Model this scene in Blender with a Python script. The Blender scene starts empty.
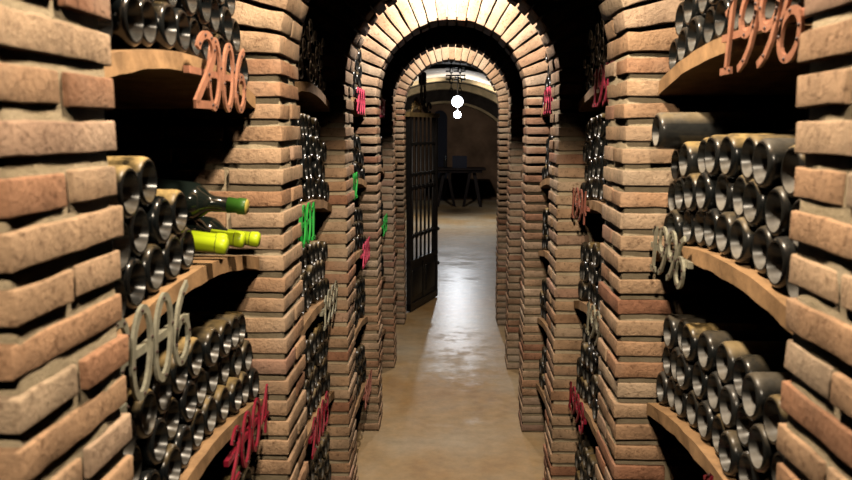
import bpy, math, random
from mathutils import Vector, Matrix, noise
R = random.Random(7)
PI = math.pi
sc = bpy.context.scene
COL = sc.collection

# ------------------------------------------------------------------ layout
HALF = 0.40                 # half the clear width between pillars
PIERY = [0.725, 1.93, 3.12, 4.42, 5.64, 6.95]
PD = 0.25                   # pillar depth
LIFT = 0.085
NC = 36                     # brick courses up to the springing
SPRING = 1.77 + LIFT               # arch springing height
WALLX = 0.82
CAMZ = 1.60 + LIFT
FACES = {1: 0.474, -1: 0.457}   # shelf front edges, right and left
LEVELS = {'upper': 1.695, 'middle': 1.312, 'low': 0.945, 'lower': 0.575, 'bottom': 0.205}
LEVELS = {k: v + LIFT for k, v in LEVELS.items()}
RISE = 0.054
RB = 0.0400
ADJ = {(0,1,'upper'): .013, (0,-1,'upper'): -.019, (0,1,'middle'): .008, (0,-1,'middle'): -.017}   # no two shelves are built quite alike
ROOM_Y1 = 19.5
ROOM_XC, ROOM_R, ROOM_CROWN = -0.12, 1.90, 2.54 + LIFT

# ------------------------------------------------------------------ materials
def newmat(name):
    m = bpy.data.materials.new(name); m.use_nodes = True
    nt = m.node_tree
    return m, nt, nt.nodes['Principled BSDF']
def N(nt, typ, **kw):
    n = nt.nodes.new(typ)
    for k, v in kw.items():
        if k.startswith('i_'):
            key = k[2:]
            n.inputs[int(key) if key.isdigit() else key].default_value = v
        else: setattr(n, k, v)
    return n
def L(nt, a, b): nt.links.new(a, b)
def ramp(nt, stops, src, interp='LINEAR'):
    r = N(nt, 'ShaderNodeValToRGB'); cr = r.color_ramp; cr.interpolation = interp
    while len(cr.elements) < len(stops): cr.elements.new(0.5)
    for e, (p, c) in zip(cr.elements, stops):
        e.position = p; e.color = (c, c, c, 1) if isinstance(c, (int, float)) else (*c, 1)
    L(nt, src, r.inputs[0]); return r
def mixc(nt, fac, a, b, mode='MIX'):
    n = N(nt, 'ShaderNodeMix', data_type='RGBA', blend_type=mode)
    for s, v in ((n.inputs[0], fac), (n.inputs[6], a), (n.inputs[7], b)):
        if isinstance(v, (int, float)): s.default_value = v
        elif isinstance(v, tuple): s.default_value = (*v, 1)
        else: L(nt, v, s)
    return n.outputs[2]
def math_n(nt, op, a, b=0.0, clamp=False):
    n = N(nt, 'ShaderNodeMath', operation=op, use_clamp=clamp)
    for s, v in ((n.inputs[0], a), (n.inputs[1], b)):
        if isinstance(v, (int, float)): s.default_value = v
        else: L(nt, v, s)
    return n.outputs[0]
def noise_n(nt, scale, detail=4, rough=0.6, vec=None):
    n = N(nt, 'ShaderNodeTexNoise', i_Scale=scale, i_Detail=detail, i_Roughness=rough)
    if vec is None:
        tc = N(nt, 'ShaderNodeTexCoord'); vec = tc.outputs['Object']
    L(nt, vec, n.inputs['Vector']); return n.outputs['Fac']
def bump(nt, bsdf, h, strength, dist):
    b = N(nt, 'ShaderNodeBump', i_Strength=strength, i_Distance=dist)
    L(nt, h, b.inputs['Height']); L(nt, b.outputs[0], bsdf.inputs['Normal'])

def brick_material():
    m, nt, b = newmat('fired_brick')
    at = N(nt, 'ShaderNodeAttribute', attribute_name='tint')
    c = ramp(nt, [(0.0, (.45, .21, .125)), (.18, (.53, .295, .17)), (.38, (.59, .375, .225)), (.58, (.64, .44, .285)),
                  (.78, (.56, .34, .20)), (.90, (.67, .50, .345)), (1.0, (.48, .25, .17))], at.outputs['Fac'])
    n1 = noise_n(nt, 9, 5, .65)
    r1 = ramp(nt, [(.3, .55), (.7, 1.22)], n1)
    col = mixc(nt, 1.0, c.outputs[0], r1.outputs[0], 'MULTIPLY')
    n2 = noise_n(nt, 70, 4, .7)
    pit = ramp(nt, [(.32, (.35, .3, .27)), (.46, (1, 1, 1))], n2)
    col = mixc(nt, .8, col, pit.outputs[0], 'MULTIPLY')
    n3 = noise_n(nt, 3.5, 3, .5)
    pale = ramp(nt, [(.52, 0.0), (.75, .45)], n3)
    col = mixc(nt, pale.outputs[0], col, (.66, .53, .40))
    L(nt, col, b.inputs['Base Color']); b.inputs['Roughness'].default_value = .85
    b.inputs['Specular IOR Level'].default_value = .2
    hb = noise_n(nt, 110, 6, .7)
    bump(nt, b, hb, .8, .006)
    return m
def mortar_material():
    m, nt, b = newmat('sandy_mortar')
    n1 = noise_n(nt, 14, 5, .7)
    c = ramp(nt, [(.3, (.50, .395, .25)), (.6, (.69, .55, .37)), (.8, (.75, .63, .46))], n1)
    L(nt, c.outputs[0], b.inputs['Base Color']); b.inputs['Roughness'].default_value = .95
    b.inputs['Specular IOR Level'].default_value = .1
    bump(nt, b, noise_n(nt, 90, 6, .75), .9, .006)
    return m
def bottle_material(name, extra):
    m, nt, b = newmat(name)
    oi = N(nt, 'ShaderNodeObjectInfo')
    sep = N(nt, 'ShaderNodeSeparateColor'); L(nt, oi.outputs['Color'], sep.inputs[0])
    g = N(nt, 'ShaderNodeNewGeometry')
    xyz = N(nt, 'ShaderNodeSeparateXYZ'); L(nt, g.outputs['Normal'], xyz.inputs[0])
    pos = g.outputs['Position']
    up = ramp(nt, [(.35, 0.0), (.9, 1.0)], xyz.outputs['Z'])
    n1 = noise_n(nt, 26, 4, .65, pos)
    patch = ramp(nt, [(.33, 0.1), (.55, 1.0)], n1)
    yel = math_n(nt, 'MULTIPLY', math_n(nt, 'MULTIPLY', up.outputs[0], patch.outputs[0]), math_n(nt, 'MULTIPLY', sep.outputs[1], .12 if extra else 1.0), True)
    n2 = noise_n(nt, 60, 5, .7, pos)
    gp = ramp(nt, [(.25, .35), (.75, 1.0)], n2)
    if extra:      # dust plus painted lamplight: hollow base pale on its lower side, dark above
        side = ramp(nt, [(.02, .06), (.75, 1.0)], xyz.outputs['Z']).outputs[0]
        amount = math_n(nt, 'ADD', sep.outputs[0], sep.outputs[2])
    else:
        side = math_n(nt, 'ADD', math_n(nt, 'MULTIPLY', up.outputs[0], .85), .12, True)
        amount = sep.outputs[0]
    gr = math_n(nt, 'MULTIPLY', math_n(nt, 'MULTIPLY', gp.outputs[0], side), amount, True)
    col = mixc(nt, gr, (.005, .007, .008), (.30, .275, .24))
    col = mixc(nt, yel, col, (.50, .34, .13))
    L(nt, col, b.inputs['Base Color'])
    ro = math_n(nt, 'ADD', math_n(nt, 'MULTIPLY', math_n(nt, 'ADD', gr, yel, True), .55), .20, True)
    L(nt, ro, b.inputs['Roughness'])
    b.inputs['Specular IOR Level'].default_value = .4
    return m
def simple(name, col, rough=.6, metal=0.0, nscale=None, var=.25, bscale=None, bstr=.3, bdist=.003, spec=.4):
    m, nt, b = newmat(name)
    b.inputs['Roughness'].default_value = rough; b.inputs['Metallic'].default_value = metal
    b.inputs['Specular IOR Level'].default_value = spec
    if nscale:
        r = ramp(nt, [(.3, 1 - var), (.7, 1 + var * .6)], noise_n(nt, nscale, 4, .6))
        L(nt, mixc(nt, 1.0, col, r.outputs[0], 'MULTIPLY'), b.inputs['Base Color'])
    else: b.inputs['Base Color'].default_value = (*col, 1)
    if bscale: bump(nt, b, noise_n(nt, bscale, 5, .65), bstr, bdist)
    return m
def floor_material():
    m, nt, b = newmat('worn_concrete')
    tc = N(nt, 'ShaderNodeTexCoord'); v = tc.outputs['Object']
    n1 = noise_n(nt, 1.1, 5, .6, v)
    c = ramp(nt, [(.30, (.50, .28, .10)), (.46, (.58, .385, .19)), (.60, (.61, .46, .285)), (.78, (.58, .51, .39))], n1)
    n2 = noise_n(nt, 9, 6, .7, v)
    r2 = ramp(nt, [(.3, .75), (.7, 1.12)], n2)
    col = mixc(nt, 1.0, c.outputs[0], r2.outputs[0], 'MULTIPLY')
    L(nt, col, b.inputs['Base Color'])
    n3 = noise_n(nt, 1.7, 5, .65, v)
    ro = ramp(nt, [(.38, .36), (.62, .6)], n3)
    sx = N(nt, 'ShaderNodeSeparateXYZ'); L(nt, v, sx.inputs[0])
    n4 = noise_n(nt, 5.5, 6, .7, v)
    yy = math_n(nt, 'ADD', sx.outputs['Y'], math_n(nt, 'ADD', math_n(nt, 'MULTIPLY', math_n(nt, 'SUBTRACT', n3, .5), 5.0), math_n(nt, 'MULTIPLY', math_n(nt, 'SUBTRACT', n4, .5), 5.5)))
    damp = ramp(nt, [(0.0, 0.0), (.25, 0.0), (.32, 1.0), (.47, 1.0), (.56, .0), (.72, .0), (.78, .8), (.90, .3), (1.0, 0)], math_n(nt, 'MULTIPLY', yy, 1/20.0))
    dry = math_n(nt, 'ADD', math_n(nt, 'MULTIPLY', ro.outputs[0], .35), .42)
    rr = N(nt, 'ShaderNodeMix', data_type='FLOAT'); L(nt, damp.outputs[0], rr.inputs[0]); L(nt, dry, rr.inputs[2]); rr.inputs[3].default_value = .36
    L(nt, rr.outputs[0], b.inputs['Roughness'])
    b.inputs['Specular IOR Level'].default_value = .5
    bump(nt, b, noise_n(nt, 26, 5, .6, v), .12, .01)
    return m
M = {}
M['brick'] = brick_material(); M['mortar'] = mortar_material()
M['glass'] = bottle_material('dark_bottle_glass', 0.0)
M['punt'] = bottle_material('dusty_lit_bottle_base', 0.25)
M['floor'] = floor_material()
M['shelf'] = simple('tan_shelf_board', (.46, .27, .13), .8, 0, 18, .35, 70, .5)
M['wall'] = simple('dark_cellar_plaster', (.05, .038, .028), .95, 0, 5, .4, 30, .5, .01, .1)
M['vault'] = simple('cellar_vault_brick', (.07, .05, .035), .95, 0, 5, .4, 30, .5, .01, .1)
M['room'] = simple('brown_room_plaster', (.27, .15, .08), .9, 0, 1.3, .6, 20, .4, .01, .1)
M['roomvault'] = simple('grey_brown_vault_plaster', (.36, .28, .19), .9, 0, 1.6, .6, 20, .4, .01, .1)
M['rib'] = simple('ochre_vault_rib', (.74, .50, .24), .85, 0, 4, .35, 25, .4, .01, .1)
M['copper'] = simple('copper_paint', (.52, .235, .145), .42, .25, 40, .25)
M['pale'] = simple('grey_green_metal', (.47, .45, .34), .45, .35, 50, .35)
M['red'] = simple('dark_red_paint', (.30, .012, .035), .4, 0, 40, .25)
M['pink'] = simple('pinkish_red_paint', (.72, .07, .14), .45)
M['green'] = simple('bright_green_paint', (.03, .55, .07), .45)
M['rust'] = simple('red_brown_paint', (.38, .13, .09), .5)
M['rivet'] = simple('dark_rivet', (.06, .03, .025), .5)
M['iron'] = simple('black_iron', (.018, .016, .015), .45, .2, 30, .3)
M['ironpanel'] = simple('black_sheet_iron', (.014, .013, .012), .4, .2, 12, .3)
M['gilt'] = simple('tarnished_gilt', (.36, .24, .10), .5, .4, 40, .4)
M['darkwood'] = simple('dark_wood', (.022, .014, .011), .7, 0, 20, .4, spec=.15)
M['lime'] = simple('lime_capsule_foil', (.62, .80, .02), .38)
M['limeband'] = simple('dark_band', (.10, .10, .03), .4)
M['darkgreen'] = simple('dark_green_capsule_foil', (.04, .13, .015), .38)
M['cork'] = simple('yellow_capsule_top', (.60, .48, .10), .5)
M['neckglass'] = simple('black_green_glass', (.008, .012, .010), .12)
M['void'] = simple('dark_doorway', (.012, .012, .02), .8)
m, nt, b = newmat('lit_bulb'); b.inputs['Base Color'].default_value = (1, 1, 1, 1)
b.inputs['Emission Color'].default_value = (.86, .92, 1, 1); b.inputs['Emission Strength'].default_value = 14
M['bulb'] = m

# ------------------------------------------------------------------ mesh helpers
class MB:
    def __init__(s): s.v = []; s.f = []; s.mi = []; s.t = []; s.sm = []
    def add(s, vs, fs, mi=0, tint=.5, smooth=False):
        o = len(s.v); s.v += [tuple(v) for v in vs]; s.t += [tint] * len(vs)
        for f in fs:
            s.f.append([i + o for i in f]); s.mi.append(mi); s.sm.append(smooth)
    def mesh(s, name, mats):
        me = bpy.data.meshes.new(name); me.from_pydata(s.v, [], s.f)
        for m_ in mats: me.materials.append(m_)
        me.polygons.foreach_set('material_index', s.mi)
        me.polygons.foreach_set('use_smooth', s.sm)
        a = me.attributes.new('tint', 'FLOAT', 'POINT'); a.data.foreach_set('value', s.t)
        me.validate(); me.update(); return me
    def build(s, name, mats, parent=None):
        if not isinstance(mats, (list, tuple)): mats = [mats]
        return link(name, s.mesh(name, mats), parent)
    def box(s, x0, x1, y0, y1, z0, z1, mi=0, tint=.5, mat=None):
        vs = [Vector(p) for p in ((x0,y0,z0),(x1,y0,z0),(x1,y1,z0),(x0,y1,z0),(x0,y0,z1),(x1,y0,z1),(x1,y1,z1),(x0,y1,z1))]
        if mat: vs = [mat @ v for v in vs]
        s.add(vs, [(0,3,2,1),(4,5,6,7),(0,1,5,4),(1,2,6,5),(2,3,7,6),(3,0,4,7)], mi, tint)
    def rbox(s, mat, size, bev=.004, seg=(1,1,1), mi=0, tint=.5, amp=0.0, seed=0.0, taper=0.0):
        """rounded box with gently uneven faces; mat places it"""
        h = [d / 2 for d in size]; bev = min(bev, min(h) * .8)
        def lines(hh, n):
            a = [-hh]; inn = hh - bev
            for k in range(n + 1): a.append(-inn + 2 * inn * k / n)
            a.append(hh); return a
        ax = [lines(h[i], seg[i]) for i in range(3)]
        idx = {}; vs = []
        n0, n1, n2 = len(ax[0]), len(ax[1]), len(ax[2])
        def vid(i, j, k):
            key = (i, j, k)
            if key in idx: return idx[key]
            p = [ax[0][i], ax[1][j], ax[2][k]]
            c = [max(-(h[q] - bev), min(h[q] - bev, p[q])) for q in range(3)]
            d = Vector([p[q] - c[q] for q in range(3)])
            if d.length > 1e-9: d = d.normalized() * bev
            w = Vector(c) + d
            if taper: w.z *= 1 + taper * (w.x / h[0])
            w = mat @ w
            if amp:
                q = w * 22 + Vector((seed, seed * 1.7, seed * .3))
                w = w + noise.noise_vector(q) * amp + noise.noise_vector(q * 3.1) * (amp * .8)
            idx[key] = len(vs); vs.append(w); return idx[key]
        fs = []
        for i in range(n0 - 1):
            for j in range(n1 - 1):
                fs.append((vid(i,j,0), vid(i,j+1,0), vid(i+1,j+1,0), vid(i+1,j,0)))
                k = n2 - 1; fs.append((vid(i,j,k), vid(i+1,j,k), vid(i+1,j+1,k), vid(i,j+1,k)))
        for i in range(n0 - 1):
            for k in range(n2 - 1):
                fs.append((vid(i,0,k), vid(i+1,0,k), vid(i+1,0,k+1), vid(i,0,k+1)))
                j = n1 - 1; fs.append((vid(i,j,k), vid(i,j,k+1), vid(i+1,j,k+1), vid(i+1,j,k)))
        for j in range(n1 - 1):
            for k in range(n2 - 1):
                fs.append((vid(0,j,k), vid(0,j,k+1), vid(0,j+1,k+1), vid(0,j+1,k)))
                i = n0 - 1; fs.append((vid(i,j,k), vid(i,j+1,k), vid(i,j+1,k+1), vid(i,j,k+1)))
        s.add(vs, fs, mi, tint, True)
    def tube(s, pts, r, n=8, mi=0, closed=False):
        pts = [Vector(p) for p in pts]; m_ = len(pts); rings = []
        up = Vector((0, 0, 1))
        for i, p in enumerate(pts):
            a = pts[(i - 1) % m_] if (closed or i > 0) else p
            c = pts[(i + 1) % m_] if (closed or i < m_ - 1) else p
            t = (c - a).normalized()
            u = t.cross(up)
            if u.length < .2: u = t.cross(Vector((1, 0, 0)))
            u.normalize(); w = u.cross(t)
            rr = r[i] if isinstance(r, (list, tuple)) else r
            rings.append([p + (u * math.cos(2*PI*k/n) + w * math.sin(2*PI*k/n)) * rr for k in range(n)])
        vs = [v for g in rings for v in g]; fs = []
        for i in range(m_ if closed else m_ - 1):
            j = (i + 1) % m_
            for k in range(n):
                k2 = (k + 1) % n; fs.append((i*n+k, i*n+k2, j*n+k2, j*n+k))
        if not closed: fs += [tuple(range(n))[::-1], tuple((m_-1)*n + k for k in range(n))]
        s.add(vs, fs, mi, .5, True)
    def lathe(s, prof, n=20, mat=None, mis=None):
        """prof: (axial, radius) along +x; mis: material per band"""
        vs = []; 
        for a, r in prof:
            for k in range(n):
                vs.append(Vector((a, max(r, 1e-5) * math.cos(2*PI*k/n), max(r, 1e-5) * math.sin(2*PI*k/n))))
        if mat: vs = [mat @ v for v in vs]
        o = len(s.v); s.v += [tuple(v) for v in vs]; s.t += [.5] * len(vs)
        for i in range(len(prof) - 1):
            for k in range(n):
                k2 = (k + 1) % n
                s.f.append([o+i*n+k, o+(i+1)*n+k, o+(i+1)*n+k2, o+i*n+k2]); s.mi.append(mis[i] if mis else 0); s.sm.append(True)
def link(name, data, parent=None):
    o = bpy.data.objects.new(name, data); COL.objects.link(o)
    if parent: o.parent = parent
    return o
def thing(name, label, cat, loc=(0,0,0), rot=(0,0,0), group=None):
    o = link(name, None); o.location = loc; o.rotation_euler = rot
    return tag(o, label, cat, group)
def tag(o, label, cat, group=None):
    o['label'] = label; o['category'] = cat
    if group: o['group'] = group
    return o
def struct(o): o['kind'] = 'structure'; return o
T = Matrix.Translation

# ------------------------------------------------------------------ setting
mb = MB()
mb.add([(-2.6,-2.2,0),(2.6,-2.2,0),(2.6,ROOM_Y1+.1,0),(-2.6,ROOM_Y1+.1,0)], [(0,1,2,3)])
struct(mb.build('floor', M['floor']))
Y0, Y1 = -2.0, PIERY[-1] + PD
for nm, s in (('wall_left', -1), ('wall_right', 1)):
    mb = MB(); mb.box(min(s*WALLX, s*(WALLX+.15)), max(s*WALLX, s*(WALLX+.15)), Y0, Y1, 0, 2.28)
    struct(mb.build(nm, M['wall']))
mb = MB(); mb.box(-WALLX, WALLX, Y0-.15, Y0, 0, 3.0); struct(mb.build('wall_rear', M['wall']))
VA, VB, VC = WALLX, .66, 2.10 + LIFT
def barrel(name, xc, a, b, zc, y0, y1, mat, n=28, thick=.12):
    mb = MB(); vs = []; fs = []
    for i in range(n + 1):
        t = PI * i / n
        for y in (y0, y1):
            vs.append((xc + a*math.cos(t), y, zc + b*math.sin(t)))
            vs.append((xc + (a+thick)*math.cos(t), y, zc + (b+thick)*math.sin(t)))
    for i in range(n):
        o = 4*i
        fs += [(o, o+2, o+6, o+4), (o+1, o+5, o+7, o+3), (o, o+4, o+5, o+1), (o+2, o+3, o+7, o+6)]
    mb.add(vs, fs, 0, .5, False); return mb.build(name, mat)
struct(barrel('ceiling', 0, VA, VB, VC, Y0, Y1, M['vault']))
# far room
RW0, RW1 = ROOM_XC - ROOM_R, ROOM_XC + ROOM_R
rzc = .95 + LIFT
struct(barrel('ceiling_far', ROOM_XC, ROOM_R, ROOM_CROWN - rzc, rzc, Y1+.008, ROOM_Y1, M['roomvault'], 40))
for nm, x0, x1 in (('wall_far_left', RW0-.15, RW0), ('wall_far_right', RW1, RW1+.15)):
    mb = MB(); mb.box(x0, x1, Y1, ROOM_Y1, 0, rzc+.02); struct(mb.build(nm, M['room']))
mb = MB(); mb.box(RW0-.3, RW1+.3, ROOM_Y1, ROOM_Y1+.15, 0, 2.8); struct(mb.build('wall_back', M['room']))
mb = MB()
mb.box(RW0-.2, -WALLX-.001, Y1+.004, Y1+.16, 0, 2.8); mb.box(WALLX+.001, RW1+.2, Y1+.004, Y1+.16, 0, 2.8)
struct(mb.build('wall_front', M['room']))
mb = MB(); mb.box(-.9, .9, Y1+.010, Y1+.05, 2.5, 2.9); struct(mb.build('wall_front_top', M['room']))
for k, (yy, dep, wd) in enumerate(((9.6, .05, .30), (12.4, .05, .34), (15.35, .055, .30), (17.1, .125, .34), (18.95, .36, .50))):
    mb = MB(); vs = []; fs = []; n = 44
    for i in range(n + 1):
        t = PI * i / n; a, b = ROOM_R, ROOM_CROWN - rzc
        q0 = dep - .055 if dep > .3 else 0
        for (q, y) in ((q0, yy), (dep, yy), (dep, yy+wd), (q0, yy+wd)):
            vs.append((ROOM_XC + (a-q)*math.cos(t), y, rzc + (b-q)*math.sin(t)))
    for i in range(n):
        o = 4*i
        for q in range(4): fs.append((o+q, o+(q+1)%4, o+4+(q+1)%4, o+4+q))
    mb.add(vs, fs)
    for x0, x1 in ((RW0, RW0+dep), (RW1-dep, RW1)): mb.box(x0, x1, yy, yy+wd, 0, rzc)
    struct(mb.build('trim_%d' % (k+1), M['rib']))
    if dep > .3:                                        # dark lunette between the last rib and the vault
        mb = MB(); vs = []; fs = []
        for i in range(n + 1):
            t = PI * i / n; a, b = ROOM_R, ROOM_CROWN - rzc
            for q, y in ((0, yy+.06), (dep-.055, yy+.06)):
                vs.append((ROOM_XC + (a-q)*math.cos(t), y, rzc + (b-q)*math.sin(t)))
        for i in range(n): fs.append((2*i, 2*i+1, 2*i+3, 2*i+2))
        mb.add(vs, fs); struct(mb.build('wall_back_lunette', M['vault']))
# dark arched doorway in the end wall
dx0, dx1, dh = -.44, -.10, 1.95
mb = MB(); pts = [(dx0, 0), (dx1, 0)]
for i in range(13):
    t = PI * i / 12; pts.append(((dx0+dx1)/2 + (dx1-dx0)/2*math.cos(t), dh + .17*math.sin(t)))
n = len(pts); vs = [(x, ROOM_Y1-.03, z) for x, z in pts] + [(x, ROOM_Y1-.001, z) for x, z in pts]
mb.add(vs, [tuple(range(n)), tuple(range(2*n-1, n-1, -1))] + [(i, i+n, (i+1)%n+n, (i+1)%n) for i in range(n)])
struct(mb.build('door_1', M['void']))

# ------------------------------------------------------------------ brick arches
PITCH = SPRING / NC
BH = .0352
def brick(mb, c, size, seg, amp, rot=0.0, tint=None):
    j = lambda a: R.uniform(-a, a)
    mat = T(Vector((c[0], c[1] , c[2] + j(.0014)))) @ Matrix.Rotation(rot + j(.012), 4, 'Z') @ Matrix.Rotation(j(.006), 4, 'Y') @ Matrix.Rotation(j(.006), 4, 'X')
    sz = (size[0], size[1], size[2] + j(.0016))
    mb.rbox(mat, sz, .0026, seg, 0, R.random() if tint is None else tint, amp, R.uniform(0, 50))
def pillar(parent, s, y0, fine):
    mb = MB()
    seg_l = 9 if fine else 4
    amp = .0018
    jj = lambda: R.uniform(-.0035, .0035)
    def sx(a, b): return ((s*a + s*b)/2, abs(b - a))
    for i in range(NC):
        z = (i + .5) * PITCH
        if i % 2 == 0:
            for a, b in ((0, .126), (.140, .270), (.284, .415)):
                e = jj() if a == 0 else 0; f = jj(); g = jj()
                cx, w = sx(HALF + a + e, HALF + b)
                brick(mb, (cx, y0 + PD/2 + (f+g)/2, z), (w, PD + (g-f), BH), (2, seg_l, 1), amp)
        else:
            for ya, yb in ((0, .119), (.131, PD)):
                for a, b in ((0, .25), (.264, .415)):
                    e = jj() if a == 0 else 0
                    f = jj() if ya == 0 else 0; g = jj() if yb == PD else 0
                    cx, w = sx(HALF + a + e, HALF + b)
                    brick(mb, (cx, y0 + (ya+yb+f+g)/2, z), (w, yb - ya + g - f, BH), (seg_l if b-a > .2 else 4, 3, 1), amp)
    # mortar core, slightly recessed and uneven
    cx, w = sx(HALF + .0065, HALF + .414)
    mb.rbox(T((cx, y0 + PD/2, SPRING/2)), (w, PD - .021, SPRING), .004, (5, 4, 70 if fine else 34), 1, .5, .004, R.uniform(0, 50))
    return mb.build('pillar', [M['brick'], M['mortar']], parent)
def ring(parent, y0, fine):
    mb = MB(); n = 25; RL = .245
    for i in range(n):
        t = PI * (i + .5) / n
        pieces = ((0, PD),) if i % 2 == 0 else ((0, .12), (.13, PD))
        for ya, yb in pieces:
            e = R.uniform(-.004, .004); f = R.uniform(-.004, .004); g = R.uniform(-.004, .004)
            rc = HALF + e + RL/2
            c = Vector((rc*math.cos(t), y0 + (ya+yb+f+g)/2, SPRING + rc*math.sin(t)))
            mat = T(c) @ Matrix.Rotation(-t + R.uniform(-.012, .012), 4, 'Y')
            mb.rbox(mat, (RL, yb - ya + g - f, .0535), .0035, (9 if fine else 5, 4, 1), 0, R.choice([.3,.4,.5,.6,.7,.9,.92]) + R.uniform(-.06,.06), .0026, R.uniform(0, 50), .2)
    vs = []; fs = []; m_ = 50
    for i in range(m_ + 1):
        t = PI * i / m_
        for r in (HALF + .017, HALF + RL + .005):
            for y in (y0 + .017, y0 + PD - .017):
                vs.append((r*math.cos(t), y, SPRING + r*math.sin(t)))
    for i in range(m_):
        o = 4*i; fs += [(o, o+1, o+5, o+4), (o+2, o+6, o+7, o+3), (o, o+4, o+6, o+2), (o+1, o+3, o+7, o+5)]
    mb.add(vs, fs, 1)
    return mb.build('arch_ring', [M['brick'], M['mortar']], parent)
def vault_r(t):
    """distance from the arch centre to the wall / vault surface along angle t"""
    r = .6
    while r < 1.3:
        x, z = r*math.cos(t), SPRING + r*math.sin(t)
        if abs(x) > WALLX - .004 or (z > VC and (x/VA)**2 + ((z-VC)/VB)**2 > 1): break
        r += .004
    return r - .008
def spandrel(parent, y0):
    mb = MB(); vs = []; fs = []; m_ = 64
    for i in range(m_ + 1):
        t = PI * i / m_
        for r in (HALF + .23, vault_r(t)):
            for y in (y0 + .014, y0 + PD - .014):
                vs.append((r*math.cos(t), y, SPRING + r*math.sin(t)))
    for i in range(m_):
        o = 4*i; fs += [(o, o+1, o+5, o+4), (o+2, o+6, o+7, o+3), (o, o+4, o+6, o+2), (o+1, o+3, o+7, o+5)]
    mb.add(vs, fs, 1)
    for i in range(18):
        z = SPRING + (i + .5) * PITCH
        x = -WALLX + (0 if i % 2 else -.13)
        while x < WALLX:
            a, b = max(x, -WALLX + .008), min(x + .25, WALLX - .008)
            nx = 0 if a < 0 < b else min(abs(a), abs(b))
            ok = math.hypot(nx, z - BH/2 - SPRING) > HALF + .262
            fx = max(abs(a), abs(b)); zt = z + BH/2
            if zt > VC and (fx/VA)**2 + ((zt-VC)/VB)**2 > .98: ok = False
            if ok and b - a > .04:
                for yy in (y0 + .06, y0 + PD - .06):
                    brick(mb, ((a+b)/2, yy, z), (b-a, .12 + R.uniform(-.004, .004), BH), (4, 2, 1), .0026)
            x += .264
    return mb.build('spandrel', [M['brick'], M['mortar']], parent)
ARCH_LABELS = [
    'nearest brick arch, its large blurred pillars at both edges of the photo',
    'second brick arch from the viewer, pillars of golden brick beside the nearest bottles',
    'third brick arch, dark front in shadow and pale toothed inner edge',
    'fourth brick arch, large brightly lit pale ring in the middle',
    'fifth brick arch, dark unlit front between two lit rings',
    'farthest brick arch, smallest lit ring, beside the iron gate']
for k, y0 in enumerate(PIERY):
    a = thing('brick_arch', ARCH_LABELS[k], 'arch', (0, y0, 0))
    for p in (pillar(a, -1, 0, k < 3), pillar(a, 1, 0, k < 3), ring(a, 0, k < 4), spandrel(a, 0)): pass

# ------------------------------------------------------------------ shelves
def bay(k): return PIERY[k] + PD, PIERY[k+1]
def shelf_top(k, lev, y, s=0):
    a, b = bay(k); u = (y - (a+b)/2) / ((b-a)/2)
    return LEVELS[lev] + ADJ.get((k, s, lev), 0) + RISE * (1 - u*u)
def shelf(k, s, lev, label):
    a, b = bay(k); a += .006; b -= .006
    mb = MB(); vs = []; fs = []; n = 36; th = .031; nx = 4
    ring_n = 2 * (nx + 1)
    sd = R.uniform(0, 99); FACE = FACES[s]
    for i in range(n + 1):
        y = a + (b-a)*i/n; z = shelf_top(k, lev, y, s)
        wob = lambda q: noise.noise(Vector((y*14 + sd, q, sd))) * .0035
        top = []; bot = []
        for q in range(nx + 1):
            x = FACE + (WALLX - .002 - FACE) * q/nx
            xx = x + (wob(1) if q == 0 else 0); xb = x + (wob(2) if q == 0 else 0)
            top.append((s*xx, y, z - .0012)); bot.append((s*xb, y, z - th + wob(3)))
        vs += top + bot[::-1]
    for i in range(n):
        for q in range(ring_n):
            o = i*ring_n; q2 = (q+1) % ring_n
            f = (o+q, o+q2, o+ring_n+q2, o+ring_n+q)
            fs.append(f if s > 0 else f[::-1])
    fs += [tuple(range(ring_n)), tuple(range(n*ring_n+ring_n-1, n*ring_n-1, -1))]
    mb.add(vs, fs)
    return tag(mb.build('arched_shelf', M['shelf']), label, 'shelf')

# (bay, side, level): phrase for the shelf (used in bottle labels), sign spec
PH = {
 (0, 1,'upper'):  'right shelf with copper 1996 sign',
 (0, 1,'middle'): 'right shelf with grey 1996 sign',
 (0, 1,'low'):    'right shelf below grey 1996 sign',
 (0, 1,'lower'):  'fourth right shelf down, nearest bay',
 (0,-1,'upper'):  'left shelf with copper 2006 sign',
 (0,-1,'middle'): 'left shelf with grey 2006 sign',
 (0,-1,'low'):    'left shelf with dark red sign',
 (0,-1,'lower'):  'left shelf below dark red sign',
 (1, 1,'upper'):  'right shelf with pink sign, second bay',
 (1, 1,'middle'): 'right shelf with brown sign, second bay',
 (1, 1,'low'):    'right shelf with grey sign, second bay',
 (1, 1,'lower'):  'right shelf with red sign, second bay',
 (1, 1,'bottom'): 'lowest right shelf, second bay',
 (1,-1,'upper'):  'top left shelf, second bay',
 (1,-1,'middle'): 'left shelf with green sign, second bay',
 (1,-1,'low'):    'left shelf with grey sign, second bay',
 (1,-1,'lower'):  'left shelf with red sign, second bay',
 (1,-1,'bottom'): 'lowest left shelf, second bay',
}
LVN = {'upper': 'top', 'middle': 'second', 'low': 'third', 'lower': 'fourth', 'bottom': 'lowest'}
BAYN = ['nearest', 'second', 'third', 'fourth', 'fifth']
for k in range(5):
    for s in (1, -1):
        for lev in LEVELS:
            if (k, s, lev) not in PH:
                PH[(k, s, lev)] = '%s %s shelf, %s bay' % (LVN[lev], 'right' if s > 0 else 'left', BAYN[k])
for (k, s, lev), ph in PH.items():
    shelf(k, s, lev, 'tan arched ' + ph.replace('shelf', 'bottle shelf', 1) + (' between the brick pillars' if len(ph.split()) < 9 else ''))

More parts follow.
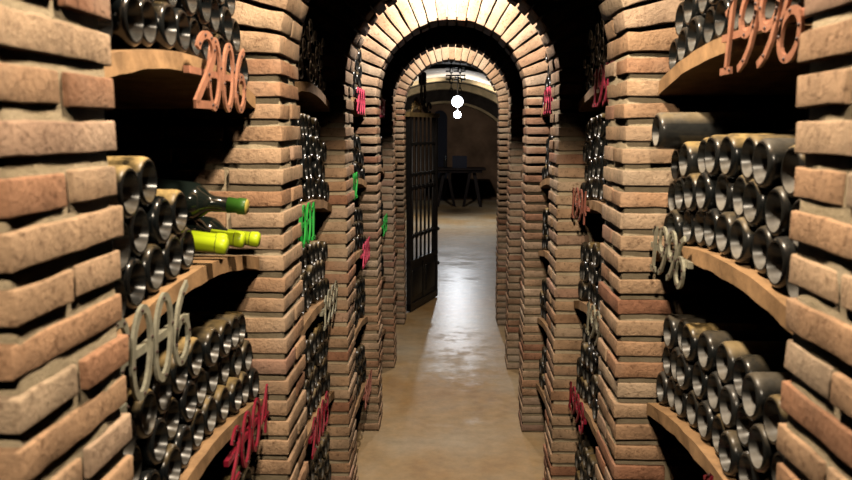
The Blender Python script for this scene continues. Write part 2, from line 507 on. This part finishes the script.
# ------------------------------------------------------------------ bottles
def bottle_mesh(name, prof_body, n=22):
    mb = MB()
    punt = [(.042, 0.0), (.041, .008), (.033, .018), (.020, .0252), (.007, .0292), (.0010, .0310), (0, .0324), (.0012, .0352), (.0045, .0380), (.010, .0394)]
    prof = punt + prof_body
    mis = [1]*5 + [0]*2 + [0]*(len(prof)-8)
    mb.lathe(prof, n, None, mis)
    return mb.mesh(name, [M['glass'], M['punt']])
rb = RB - .0004
bord = [(.016, rb), (.08, rb), (.150, rb), (.185, rb), (.200, .0378), (.212, .030), (.222, .020), (.232, .0155), (.26, .0142), (.285, .0138), (.286, .0155), (.299, .0155), (.300, .009), (.300, 0)]
burg = [(.016, rb), (.08, rb), (.135, rb), (.155, .0385), (.18, .032), (.205, .0235), (.225, .0175), (.245, .0148), (.27, .0142), (.285, .0138), (.286, .0155), (.299, .0155), (.300, .009), (.300, 0)]
BM = [bottle_mesh('wine_bottle', bord), bottle_mesh('wine_bottle', burg)]
SP = 2*RB + .0008
bottles = []     # dict(key, row, order, pos, dust)
def stack(k, s, lev, rows, y_from=None, y_to=None, extra=None):
    a, b = bay(k)
    a += .012; b -= .012
    if y_from is not None: a = y_from
    if y_to is not None: b = y_to
    n = int((b - a) / SP)
    gap = SP + min(.0012, (b - a) / n - SP)
    row = []
    y = b - gap/2
    for i in range(n):
        row.append((y - gap*i, shelf_top(k, lev, y - gap*i, s) + RB + .0012))
    # keep the first row apart along the curve
    allr = [row]
    for r in range(1, 6):
        pr = allr[-1]; nr = []
        for (ya, za), (yb, zb) in zip(pr[:-1], pr[1:]):
            dy, dz = yb - ya, zb - za; d = math.hypot(dy, dz)
            h = math.sqrt(max(SP*SP - d*d/4, 1e-6))
            nr.append(((ya+yb)/2 + (dz/d)*h, (za+zb)/2 + abs(dy/d)*h))
        if r % 2 == 0 and len(nr) >= 2:      # end bottles wedged against the pillars
            A, B = bay(k)
            def wedge(p, q, sg):
                dy, dz = q[0]-p[0], q[1]-p[1]; c6, s6 = .5, .8667 * sg
                f = 1.004
                return (p[0] + f*(dy*c6 - dz*s6), p[1] + f*(dy*s6 + dz*c6))
            e0 = max((wedge(pr[0], nr[0], sg) for sg in (1, -1)), key=lambda v: v[0])
            e1 = min((wedge(pr[-1], nr[-1], sg) for sg in (1, -1)), key=lambda v: v[0])
            if e0[0] < B - RB - .005: nr = [e0] + nr
            if e1[0] > A + RB + .005: nr = nr + [e1]
        allr.append(nr)
    for r in range(rows + (1 if extra else 0)):
        for i, (yy, zz) in enumerate(allr[r]):
            if r == rows and i not in extra: continue
            bottles.append(dict(key=(k, s, lev), row=r, order=i, n=len(allr[r]), top=(r == rows-1), y=yy, z=zz))
for k in range(4):
    for s in (1, -1):
        for lev in LEVELS:
            if (k, s, lev) == (0, -1, 'middle'): continue
            if k == 0 and lev == 'bottom': continue
            if k == 3 and lev == 'bottom': continue
            rows = {'upper': 4, 'middle': 3, 'low': 3, 'lower': 3, 'bottom': 3}[lev]
            ex = None
            if k == 0:
                rows = {(1,'upper'): 4, (1,'middle'): 3, (1,'low'): 3, (1,'lower'): 2, (-1,'upper'): 4, (-1,'low'): 3, (-1,'lower'): 3}[(s, lev)]
                if (s, lev) == (1, 'middle'): ex = [0]
            if k == 1:
                rows = {'upper': 3, 'middle': 4, 'low': 3, 'lower': 4, 'bottom': 3}[lev]
                if s > 0 and lev == 'low': rows = 3
            stack(k, s, lev, rows, extra=ex)
a0, b0 = bay(0)
# the part-filled left middle shelf
zz0 = lambda y: shelf_top(0, 'middle', y, -1) + RB + .0012
ys = [1.425 - SP*i for i in range(5)]
base_row = [(y, zz0(y)) for y in ys]
def above(pr):
    out = []
    for (ya, za), (yb, zb) in zip(pr[:-1], pr[1:]):
        dy, dz = yb-ya, zb-za; d = math.hypot(dy, dz); h = math.sqrt(SP*SP - d*d/4)
        out.append(((ya+yb)/2 + dz/d*h, (za+zb)/2 + abs(dy/d)*h))
    return out
r1 = above(base_row); r2 = above(r1)
for r, rw in enumerate((base_row, r1, r2[1:])):
    for i, (yy, zz) in enumerate(rw):
        bottles.append(dict(key=(0,-1,'middle'), row=r, order=i, n=len(rw), top=(r == 2) or (r == 1 and i == 0), y=yy, z=zz))

ORD = ['first','second','third','fourth','fifth','sixth','seventh','eighth','ninth','tenth','eleventh','twelfth','thirteenth','fourteenth']
ROWN = ['bottom', 'second', 'third', 'fourth', 'fifth']
objs = []
for d in bottles:
    k, s, lev = d['key']
    o = bpy.data.objects.new('wine_bottle', BM[0 if R.random() < .6 else 1]); COL.objects.link(o)
    jx = R.uniform(-.004, .014)
    if lev == 'middle' and s < 0 and k == 0: jx = R.uniform(-.006, .004)
    x = FACES[s] + .008 + jx
    if d['row'] == 3 and lev == 'middle' and k == 0 and s > 0: x = FACES[s] - .038
    o.location = (s*x, d['y'], d['z'])
    o.rotation_euler = (R.uniform(0, 6.28), 0, 0 if s > 0 else PI)
    o.rotation_euler = (R.uniform(0, 6.28), R.uniform(-.002, .002), (0 if s > 0 else PI))
    top = d['top'] or (d['row'] == 3 and lev == 'middle')
    if s > 0: gray = R.choice([.15, .25, .35, .5]) ; yel = R.choice([.1, .5, .9]) if top else R.choice([0, 0, .15, .6])
    elif lev == 'upper': gray = R.uniform(0, .06); yel = R.choice([0, 0, .25])
    elif lev == 'middle': gray = R.uniform(0, .1); yel = 1.0 if top else R.choice([0, .2])
    else: gray = R.choice([.05, .12, .25]); yel = R.choice([.3, .6, .9]) if top else R.choice([0, .3, .6])
    if s > 0 and lev == 'upper': gray *= .6; yel = 0
    if s > 0 and k > 0: gray *= .5
    o.color = (gray, yel, R.uniform(.2, .55) if s > 0 else R.uniform(.08, .28), 1)
    if d['row'] == 3 and lev == 'middle' and k == 0 and s > 0: gray, yel = .75, .35; o.color = (gray, yel, .4, 1)
    d['o'] = o
    look = 'yellow-dusted' if yel > .45 else ('grey-dusted' if gray > .2 else 'black')
    o['label'] = '%s bottle %s from far pillar, %s row, %s' % (look, ORD[d['order']], ROWN[d['row']], PH[d['key']])
    o['category'] = 'bottle'
    o['group'] = 'wine bottles on the ' + PH[d['key']]

# bottles lying neck-out on the left middle shelf
def neck_bottle(y, xend, z, kind, label, tilt=0.0):
    root = thing('wine_bottle', label, 'bottle', (0, 0, 0), (0, 0, 0), 'bottles lying neck outwards on the left shelf')
    X = Matrix.Rotation(tilt, 4, 'Y')
    m1 = MB()
    prof = [(0, 0), (0, .030), (.004, .0362), (.012, RB-.0006), (.10, RB-.0006), (.185, RB-.0006), (.200, .0378), (.212, .030), (.222, .020), (.232, .0155), (.30, .0138), (.30, 0)]
    m1.lathe(prof, 22, X)
    m1.build('glass_body', M['neckglass'], root)
    c0 = .232 if kind == 'lime' else .262
    m2 = MB()
    m2.lathe([(c0, .0150), (c0, .0163), (.281, .0150), (.283, .0168), (.2975, .0168), (.2995, .0155), (.3015, .014), (.3015, 0)], 22, X,
             [0, 0, 1 if kind == 'lime' else 0, 0, 0, 0 if kind == 'lime' else 1, 0 if kind == 'lime' else 1])
    m2.build('capsule', [M['lime'], M['limeband']] if kind == 'lime' else [M['darkgreen'], M['cork']], root)
    root.location = (xend - .3015*math.cos(tilt), y, z + .2*math.sin(tilt) + .003)
    return root
NL = [(1.511, -.420, 0, 'lime', 'bottle with lime green capsule, lying nearest to the black bottle stack'),
      (1.593, -.4435, 0, 'lime', 'bottle with lime green capsule, second from the black stack, pushed back slightly'),
      (1.675, -.429, 0, 'lime', 'bottle with lime green capsule, third from the black bottle stack'),
      (1.757, -.417, 0, 'lime', 'bottle with lime green capsule, lying nearest the golden brick pillar')]
for y, xe, dz, kd, lb in NL:
    neck_bottle(y, xe, shelf_top(0, 'middle', y, -1) + RB + .001, kd, lb, .10)
ya, yb = NL[1][0], NL[2][0]
neck_bottle((ya+yb)/2, -.41, (shelf_top(0,'middle',ya,-1)+shelf_top(0,'middle',yb,-1))/2 + RB + .0012 + math.sqrt(SP*SP - .041**2), 'dark',
            'bottle with dark green capsule lying on top of the lime capped ones', .10)

# ------------------------------------------------------------------ year signs
def arc(cx, cz, rx, rz, a0, a1, n):
    return [(cx + rx*math.cos(math.radians(a0+(a1-a0)*i/n)), cz + rz*math.sin(math.radians(a0+(a1-a0)*i/n))) for i in range(n+1)]
def glyph(ch):
    """list of (points, closed) in a cell about .5 wide and 1 high centred on 0"""
    if ch == '0': return [(arc(0, 0, .23, .5, 0, 360, 28)[:-1], True)]
    if ch == '1': return [([(-.14, .32), (.03, .48), (.03, -.47)], False), ([(-.14, -.49), (.19, -.49)], False)]
    if ch == '9': return [(arc(0, .22, .22, .28, 0, 360, 22)[:-1], True), ([(.22, .22), (.21, .02), (.14, -.22), (.02, -.40), (-.14, -.5)], False)]
    if ch == '6': return [(arc(0, -.22, .22, .28, 0, 360, 22)[:-1], True), ([(-.22, -.22), (-.21, -.02), (-.14, .22), (-.02, .40), (.14, .5)], False)]
    if ch == '2': return [(arc(0, .25, .21, .25, 170, -20, 12) + [(.08, -.05), (-.2, -.46)], False), ([(-.22, -.48), (.22, -.48)], False)]
    if ch == '3': return [(arc(0, .25, .2, .25, 150, -80, 12) + arc(0, -.24, .22, .26, 80, -150, 14), False)]
    if ch == '4': return [([(.08, -.5), (.08, .5), (-.22, -.15), (.24, -.15)], False)]
    if ch == '5': return [([(.2, .48), (-.15, .48), (-.18, .05)] + arc(0, -.17, .21, .32, 120, -150, 14), False)]
    if ch == '7': return [([(-.2, .48), (.22, .48), (-.05, -.5)], False)]
    if ch == '8': return [(arc(0, .25, .19, .25, 0, 360, 20)[:-1], True), (arc(0, -.25, .22, .26, 0, 360, 22)[:-1], True)]
def ribbon(mb, pts, closed, w, th, y0, mi=0):
    P = [Vector((p[0], p[1])) for p in pts]; n = len(P); vs = []; fs = []
    for i, p in enumerate(P):
        a = P[(i-1) % n] if closed or i > 0 else p; c = P[(i+1) % n] if closed or i < n-1 else p
        t = (c - a).normalized(); nn = Vector((-t.y, t.x))
        d1 = (p - a).normalized() if (p-a).length > 1e-9 else t
        k = min(1.5, 1 / max(.4, abs(d1.dot(t))))
        for q, y in ((w/2*k, y0), (-w/2*k, y0), (-w/2*k, y0+th), (w/2*k, y0+th)):
            e = p + nn*q; vs.append((e.x, y, e.y))
    for i in range(n if closed else n-1):
        o = 4*i; o2 = 4*((i+1) % n)
        for q in range(4): fs.append((o+q, o2+q, o2+(q+1)%4, o+(q+1)%4))
    if not closed: fs += [(0,1,2,3), (4*n-1, 4*n-2, 4*n-3, 4*n-4)]
    mb.add(vs, fs, mi)
def year_sign(text, s, y, z, mat, label, h=.122, adv=.088, tilt=0.0, turn=None, w=.0115, wide=.075):
    rot = (0, tilt, -PI/2 if s > 0 else PI/2)
    root = thing('year_sign', label, 'sign', (s*(FACES[s] - .0205), y, z), rot)
    x0 = -adv * (len(text)-1) / 2
    for i, ch in enumerate(text):
        mb = MB(); 
        for pts, cl in glyph(ch):
            q = [((px + .14*pz) * wide * 2 , pz * h) for px, pz in pts]
            ribbon(mb, q, cl, w, .005, 0.0)
            step = max(2, len(q)//4)
            for px, pz in q[1::step]:
                mb.lathe([(-.0022, 0), (-.0022, .0022), (0, .003)], 7, T((px, 0, pz)) @ Matrix.Rotation(PI/2, 4, 'Z'), [1, 1])
        d = mb.build('digit', [mat, M['rivet']], root)
        d.location = (x0 + adv*i, 0, 0)
        if turn and turn[i]: d.rotation_euler = (0, 0, turn[i]); d.location.y = -.014; d.location.x -= .012
    mb = MB(); mb.box(x0 - .045, -x0 + .045, .005, .015, -.006, .006)
    mb.build('mounting_bar', mat, root)
    return root
def sz(k, lev, y, s): return shelf_top(k, lev, y, s) - .014
def put(k, s, lev, y, text, mat, label, **kw):
    a, b = bay(k); e = .1
    sl = (shelf_top(k, lev, y+e) - shelf_top(k, lev, y-e)) / (2*e)
    year_sign(text, s, y, sz(k, lev, y, s) + kw.pop('dz', 0), mat, label, **kw)
put(0, 1, 'upper', 1.27, '1996', M['copper'], 'copper coloured metal year sign 1996 hanging on the top right shelf', dz=.011, h=.114, adv=.085)
put(0, 1, 'middle', 1.73, '1996', M['pale'], 'grey metal year sign 1996 on the right shelf under the copper one', h=.10, adv=.07, wide=.06, dz=-.004)
put(0, 1, 'low', 1.265, '1998', M['red'], 'red year sign cut off at the bottom edge, on the right', dz=-.035)
put(0, -1, 'upper', 1.58, '2006', M['copper'], 'copper coloured metal year sign 2006 hanging on the top left shelf', turn=[-.14, 0, 0, 0], adv=.095, dz=-.012, w=.0135)
put(0, -1, 'middle', 1.165, '2006', M['pale'], 'pale grey metal year sign 2006 below the lime capsule bottles', dz=-.03, w=.0125)
put(0, -1, 'low', 1.725, '2004', M['red'], 'dark red year sign on the third left shelf beside the golden pillar', dz=-.03, h=.105)
put(1, -1, 'middle', 2.455, '2001', M['green'], 'bright green year sign just behind the left golden pillar', h=.115, dz=-.03)
put(1, -1, 'low', 2.93, '1999', M['pale'], 'small grey metal year sign on the left in the second bay', h=.11)
put(1, -1, 'lower', 2.66, '2003', M['red'], 'dark red year sign low on the left in the second bay', h=.11)
put(1, 1, 'upper', 2.53, '1995', M['pink'], 'pink year sign high on the right in the second bay', h=.115)
put(1, 1, 'middle', 2.95, '1994', M['rust'], 'red-brown year sign at eye level on the right in the second bay', h=.11)
put(1, 1, 'low', 2.55, '1992', M['pale'], 'small grey metal year sign on the right in the second bay', h=.11)
put(1, 1, 'lower', 2.90, '1993', M['red'], 'dark red year sign low on the right in the second bay', h=.11)
put(2, -1, 'upper', 4.02, '2000', M['pink'], 'pink year sign high on the left beside the large lit ring', h=.115)
put(2, -1, 'middle', 3.66, '2002', M['green'], 'small green year sign on the left in the third bay', h=.11)
put(2, -1, 'low', 4.20, '2005', M['pink'], 'bright red year sign on the left in the third bay', h=.11)
put(2, -1, 'bottom', 4.24, '2007', M['rust'], 'dark red-brown year sign near the floor on the left, third bay', h=.11)
put(2, 1, 'upper', 3.96, '1991', M['pink'], 'pink year sign high on the right beside the large lit ring', h=.115)
put(3, -1, 'upper', 5.25, '1997', M['pink'], 'tiny pink year sign high on the left in the fourth bay', h=.11)
put(3, -1, 'low', 5.42, '1989', M['green'], 'tiny green year sign on the left in the fourth bay', h=.11)

# ------------------------------------------------------------------ iron gate
GL = Vector((-.390, 7.42)); GR = Vector((-.152, 8.16)); gd = (GR - GL); GW = gd.length
ga = math.atan2(gd.y, gd.x)
gate = thing('iron_gate', 'black wrought iron gate standing open behind the farthest arch', 'gate', (GL.x, GL.y, 0), (0, 0, ga))
mb = MB()
for x in (0.0, GW - .045): mb.box(x, x + .045, -.02, .02, .012, 1.81)
mb.build('frame', M['iron'], gate)
mb = MB(); mb.box(.03, GW - .03, -.008, .008, .05, .47)
mb.box(.0, GW, -.022, .022, .015, .08); mb.box(0, GW, -.022, .022, .44, .48)
mb.box(GW/2 - .02, GW/2 + .02, -.015, .015, .08, .44)
for cx in (GW*.26, GW*.74):
    mb.rbox(T((cx, 0, .26)), (GW*.34, .036, .26), .012)
mb.build('lower_panel', M['ironpanel'], gate)
nb = 6
for i in range(nb):
    x = .045 + (GW - .09) * (i + .5) / nb
    mb = MB(); mb.tube([(x, 0, .46), (x, 0, .70), (x, 0, 1.80)], .0115, 8)
    br = mb.build('bar', M['iron'], gate)
    for zc in (.70, 1.15):
        mb = MB(); mb.tube([(x, 0, zc-.025), (x, 0, zc-.012), (x, 0, zc+.012), (x, 0, zc+.025)], [.013, .024, .024, .013], 8)
        mb.build('collar', M['iron'], br)
for zc in (.70, 1.15, 1.27, 1.55):
    mb = MB(); mb.box(.02, GW - .02, -.012, .012, zc-.012, zc+.012); mb.build('cross_rail', M['iron'], gate)
mb = MB(); mb.box(-.03, GW + .02, -.03, .03, 1.795, 1.835); mb.build('top_rail', M['gilt'], gate)
for zc in (.34, .69):
    mb = MB(); mb.tube([(GW - .01, 0, zc), (GW + .05, 0, zc)], .012, 8); mb.tube([(GW+.04, 0, zc), (GW+.065, 0, zc)], .02, 8); mb.build('latch_knob', M['iron'], gate)
# crest: tall looped finial and leafy scrolls
mb = MB()
lp = []
for i in range(25):
    t = 2*PI*i/24; lp.append((.40 + .05*math.sin(t)*(1 - .25*math.cos(t)), 0, 2.04 + .13*math.cos(t)))
mb.tube(lp[:-1], .014, 8, 0, True)
mb.rbox(T((.385, 0, 2.15)), (.12, .05, .13), .04, (3, 2, 3))
mb.tube([(.40, 0, 1.92), (.44, 0, 1.87), (.52, 0, 1.835)], .02, 8)
mb.tube([(.56 + .05*math.cos(t*.5), 0, 1.88 + .05*math.sin(t*.5)) for t in range(12)], .014, 8)
mb.build('finial', M['iron'], gate)
mb = MB()
for cx, cz, r in ((.13, 1.88, .045), (.21, 1.92, .055), (.29, 1.88, .045)):
    mb.tube([(cx + (r - .0035*t)*math.cos(t*.55), 0, cz + (r - .0035*t)*math.sin(t*.55)) for t in range(14)], .010, 7)
mb.tube([(.08, 0, 1.835), (.13, 0, 1.88), (.21, 0, 1.95), (.30, 0, 1.89), (.34, 0, 1.835)], .010, 7)
mb.build('scrollwork', M['gilt'], gate)

# ------------------------------------------------------------------ far room furniture
TX, TY = .17, 18.2
tb = thing('trestle_table', 'dark wooden trestle table at the far end of the cellar room', 'table', (TX, TY, 0))
mb = MB(); mb.rbox(T((0, 0, .815)), (1.16, .72, .045), .012, (4, 3, 1)); mb.box(-.5, .5, -.3, .3, .74, .793); mb.build('tabletop', M['darkwood'], tb)
for sx in (-1, 1):
    for sy in (-1, 1):
        mb = MB()
        m_ = T((sx*.40, sy*.12, .39))
        p0 = Vector((sx*.33, sy*.10, .76)); p1 = Vector((sx*.47, sy*.33, .0))
        vs = []
        for p in (p0, p1):
            for ax, ay in ((-.035, -.035), (.035, -.035), (.035, .035), (-.035, .035)): vs.append((p.x+ax, p.y+ay, p.z))
        mb.add(vs, [(0,1,2,3), (7,6,5,4)] + [(q, q+4, (q+1)%4+4, (q+1)%4) for q in range(4)])
        mb.build('leg', M['darkwood'], tb)
    mb = MB()
    a = Vector((sx*.36, 0, .70))
    for ex in (-.19, .12):
        b_ = Vector((sx*.30 + ex, -.27, 0))
    mb.add([(sx*.24-.03, -.3, .76), (sx*.24+.03, -.3, .76), (sx*.24+.03, -.24, .76), (sx*.24-.03, -.24, .76),
            (sx*.10-.03, -.3, 0), (sx*.10+.03, -.3, 0), (sx*.10+.03, -.24, 0), (sx*.10-.03, -.24, 0)],
           [(0,1,2,3), (7,6,5,4)] + [(q, q+4, (q+1)%4+4, (q+1)%4) for q in range(4)])
    mb.build('brace', M['darkwood'], tb)
cr = MB(); cz = .8385
cr.box(-.15, .17, -.12, -.10, cz, cz+.26); cr.box(-.15, .17, .10, .12, cz, cz+.26); cr.box(-.15, -.13, -.1, .1, cz, cz+.26); cr.box(.15, .17, -.1, .1, cz, cz+.26); cr.box(-.13, .15, -.1, .1, cz, cz+.02)
o = cr.build('wooden_crate', M['void']); o.location = (TX, TY - .08, 0)
tag(o, 'small dark crate standing on the far table', 'crate')
for x, lb in ((-.30, 'dark bottle standing upright left of the crate on the far table'),):
    bt = link('wine_bottle', BM[0]); bt.location = (TX + x, TY - .1, .8385); bt.rotation_euler = (0, -PI/2, 0); bt.color = (0, 0, 0, 1)
    tag(bt, lb, 'bottle')
# lamp with two bulbs
LY = 15.0; LX = .105
lamp = thing('hanging_lamp', 'bright white hanging lamp with two bulbs under the far vault', 'lamp', (LX, LY, 0))
zt = rzc + (ROOM_CROWN - rzc) * math.sqrt(1 - ((LX - ROOM_XC)/ROOM_R)**2)
mb = MB(); mb.tube([(0, 0, zt - .002), (0, 0, 1.90)], .008, 8); mb.tube([(0, 0, zt), (0, 0, zt-.03)], .05, 12); mb.build('stem', M['iron'], lamp)
def ball(name, c, r, parent):
    mb = MB(); mb.lathe([(c[2] + r*math.cos(PI - PI*i/12) , r*math.sin(PI*i/12)) for i in range(13)], 20, Matrix(((0,0,1,c[0]),(0,1,0,c[1]),(1,0,0,0),(0,0,0,1))))
    return mb.build(name, M['bulb'], parent)
ball('bulb', (0, 0, 2.175), .10, lamp); ball('bulb', (0, 0, 1.94), .065, lamp)
# iron ladder chain nearer the arch
HY = 8.5; HX = .04
hg = thing('chain_hanger', 'iron ladder-like chain hanging from the vault above the lamp', 'chain', (HX, HY, 0))
zt = rzc + (ROOM_CROWN - rzc) * math.sqrt(1 - ((HX - ROOM_XC)/ROOM_R)**2)
for sx in (-.045, .045):
    mb = MB(); z = zt
    i = 0
    while z > 2.075:
        a = .016; pts = [(sx + (a*math.cos(2*PI*q/10) if i % 2 == 0 else 0), (0 if i % 2 == 0 else a*math.cos(2*PI*q/10)), z - .03 + .032*math.sin(2*PI*q/10)) for q in range(10)]
        mb.tube(pts, .005, 6, 0, True); z -= .052; i += 1
    mb.build('chain', M['iron'], hg)
for zz in (2.31, 2.225):
    mb = MB(); mb.box(-.10, .10, -.008, .008, zz-.008, zz+.008); mb.build('cross_bar', M['iron'], hg)
    for sx in (-.1, -.02, .05):
        mb = MB(); mb.box(sx, sx+.05, -.008, .008, zz-.05, zz-.036); mb.box(sx+.038, sx+.05, -.008, .008, zz-.05, zz); mb.build('hook', M['iron'], hg)

# ------------------------------------------------------------------ lights
def point(name, loc, power, col, r=.04):
    l = bpy.data.lights.new(name, 'POINT'); l.energy = power; l.color = col; l.shadow_soft_size = r
    o = link(name, l); o.location = loc; return o
WARM = (1.0, .835, .63); WHITE = (1.0, .86, .70)
point('lamp_bay_nearest', (0, 1.33, 2.565), 98, WARM)
point('lamp_bay_third', (0, 3.92, 2.535), 74, (1.0, .90, .80))
point('lamp_bay_fifth', (0, 6.35, 2.535), 44, (1.0, .89, .77))
point('fill_behind_viewer', (0, -.35, 2.505), 90, WARM)  # unseen fill light, added to brighten the shaded mortar joints
point('lamp_far_bulb', (LX, LY - .14, 2.08), 120, (.92, .95, 1.0), .06)

w = bpy.data.worlds.new('cellar_air'); sc.world = w; w.use_nodes = True
w.node_tree.nodes['Background'].inputs[0].default_value = (.9, .8, .7, 1); w.node_tree.nodes['Background'].inputs[1].default_value = .004

# ------------------------------------------------------------------ camera
FPX = 820.0
cam = bpy.data.cameras.new('camera'); cam.sensor_width = 36; cam.lens = FPX / 852 * 36
cam.clip_start = .02; cam.clip_end = 100
co = link('camera', cam); co.location = (0, 0, CAMZ)
pitch = math.atan(111 / FPX); yaw = math.atan((451.5 - 426) / FPX * math.cos(pitch))
co.rotation_euler = (PI/2 - pitch, 0, yaw)
cam.dof.use_dof = True; cam.dof.focus_distance = 3.4; cam.dof.aperture_fstop = 7.5
sc.camera = co
sc.cycles.diffuse_bounces = 0
sc.view_settings.view_transform = 'Standard'; sc.view_settings.look = 'None'
sc.view_settings.exposure = 0.12; sc.view_settings.gamma = 1.0; sc.view_settings.use_curve_mapping = False

# ------------------------------------------------------------------ keep the 300 best-seen bottles as things, pool the rest
bpy.context.view_layer.update()
dg = bpy.context.evaluated_depsgraph_get()
cnt = {}
rm = co.matrix_world.to_3x3(); org = co.matrix_world.translation
ST = 3
for py in range(0, 480, ST):
    for px in range(100, 820, ST):
        if 350 < px < 540: continue
        dv = rm @ Vector(((px - 426) / FPX, (240 - py) / FPX, -1)).normalized()
        hit, _, _, _, ho, _ = sc.ray_cast(dg, org, dv)
        if hit and ho.data in BM: cnt[ho.name] = cnt.get(ho.name, 0) + 1
order = sorted(bottles, key=lambda d: -cnt.get(d['o'].name, 0))
keep = [d for d in order[:300] if cnt.get(d['o'].name, 0) > 0]
kset = {id(d) for d in keep}
rest = [d for d in bottles if id(d) not in kset]
print('bottles', len(bottles), 'seen', len(cnt), 'kept', len(keep), 'smallest', cnt.get(keep[-1]['o'].name))
def split(me):
    out = []
    for want in (0, 1):
        b2 = MB()
        used = {}
        for p in me.polygons:
            if p.material_index == want:
                f = []
                for vi in p.vertices:
                    if vi not in used: used[vi] = len(used); b2.v.append(tuple(me.vertices[vi].co)); b2.t.append(.5)
                    f.append(used[vi])
                b2.f.append(f); b2.mi.append(0); b2.sm.append(True)
        out.append(b2.mesh('bottle_base' if want else 'wine_bottle', [M['punt'] if want else M['glass']]))
    return out
SPL = {m_.name: split(m_) for m_ in BM}
for d in keep:
    if d['key'][0] == 0:                    # near enough to show the hollow base
        o = d['o']; body, base = SPL[o.data.name]
        o.data = body
        c = link('bottle_base', base, o); c.color = o.color
mb = MB()
for d in rest:
    o = d['o']; mw = Matrix.LocRotScale(o.location, o.rotation_euler, None)
    prof = [(.030, 0.0), (.021, .014), (.0035, .0275), (0, .0318), (.0035, .0359), (.010, RB-.0005), (.185, RB-.0005), (.212, .029), (.232, .0155), (.30, .0140), (.30, 0)]
    mb.lathe(prof, 14, mw, [1,1,1] + [0]*7)
    bpy.data.objects.remove(o)
if rest:
    o = mb.build('wine_bottles', [M['glass'], M['punt']])
    tag(o, 'many small dark wine bottles lying on the distant and hidden shelves', 'bottles'); o['kind'] = 'stuff'; o.color = (.12, .2, .35, 1)
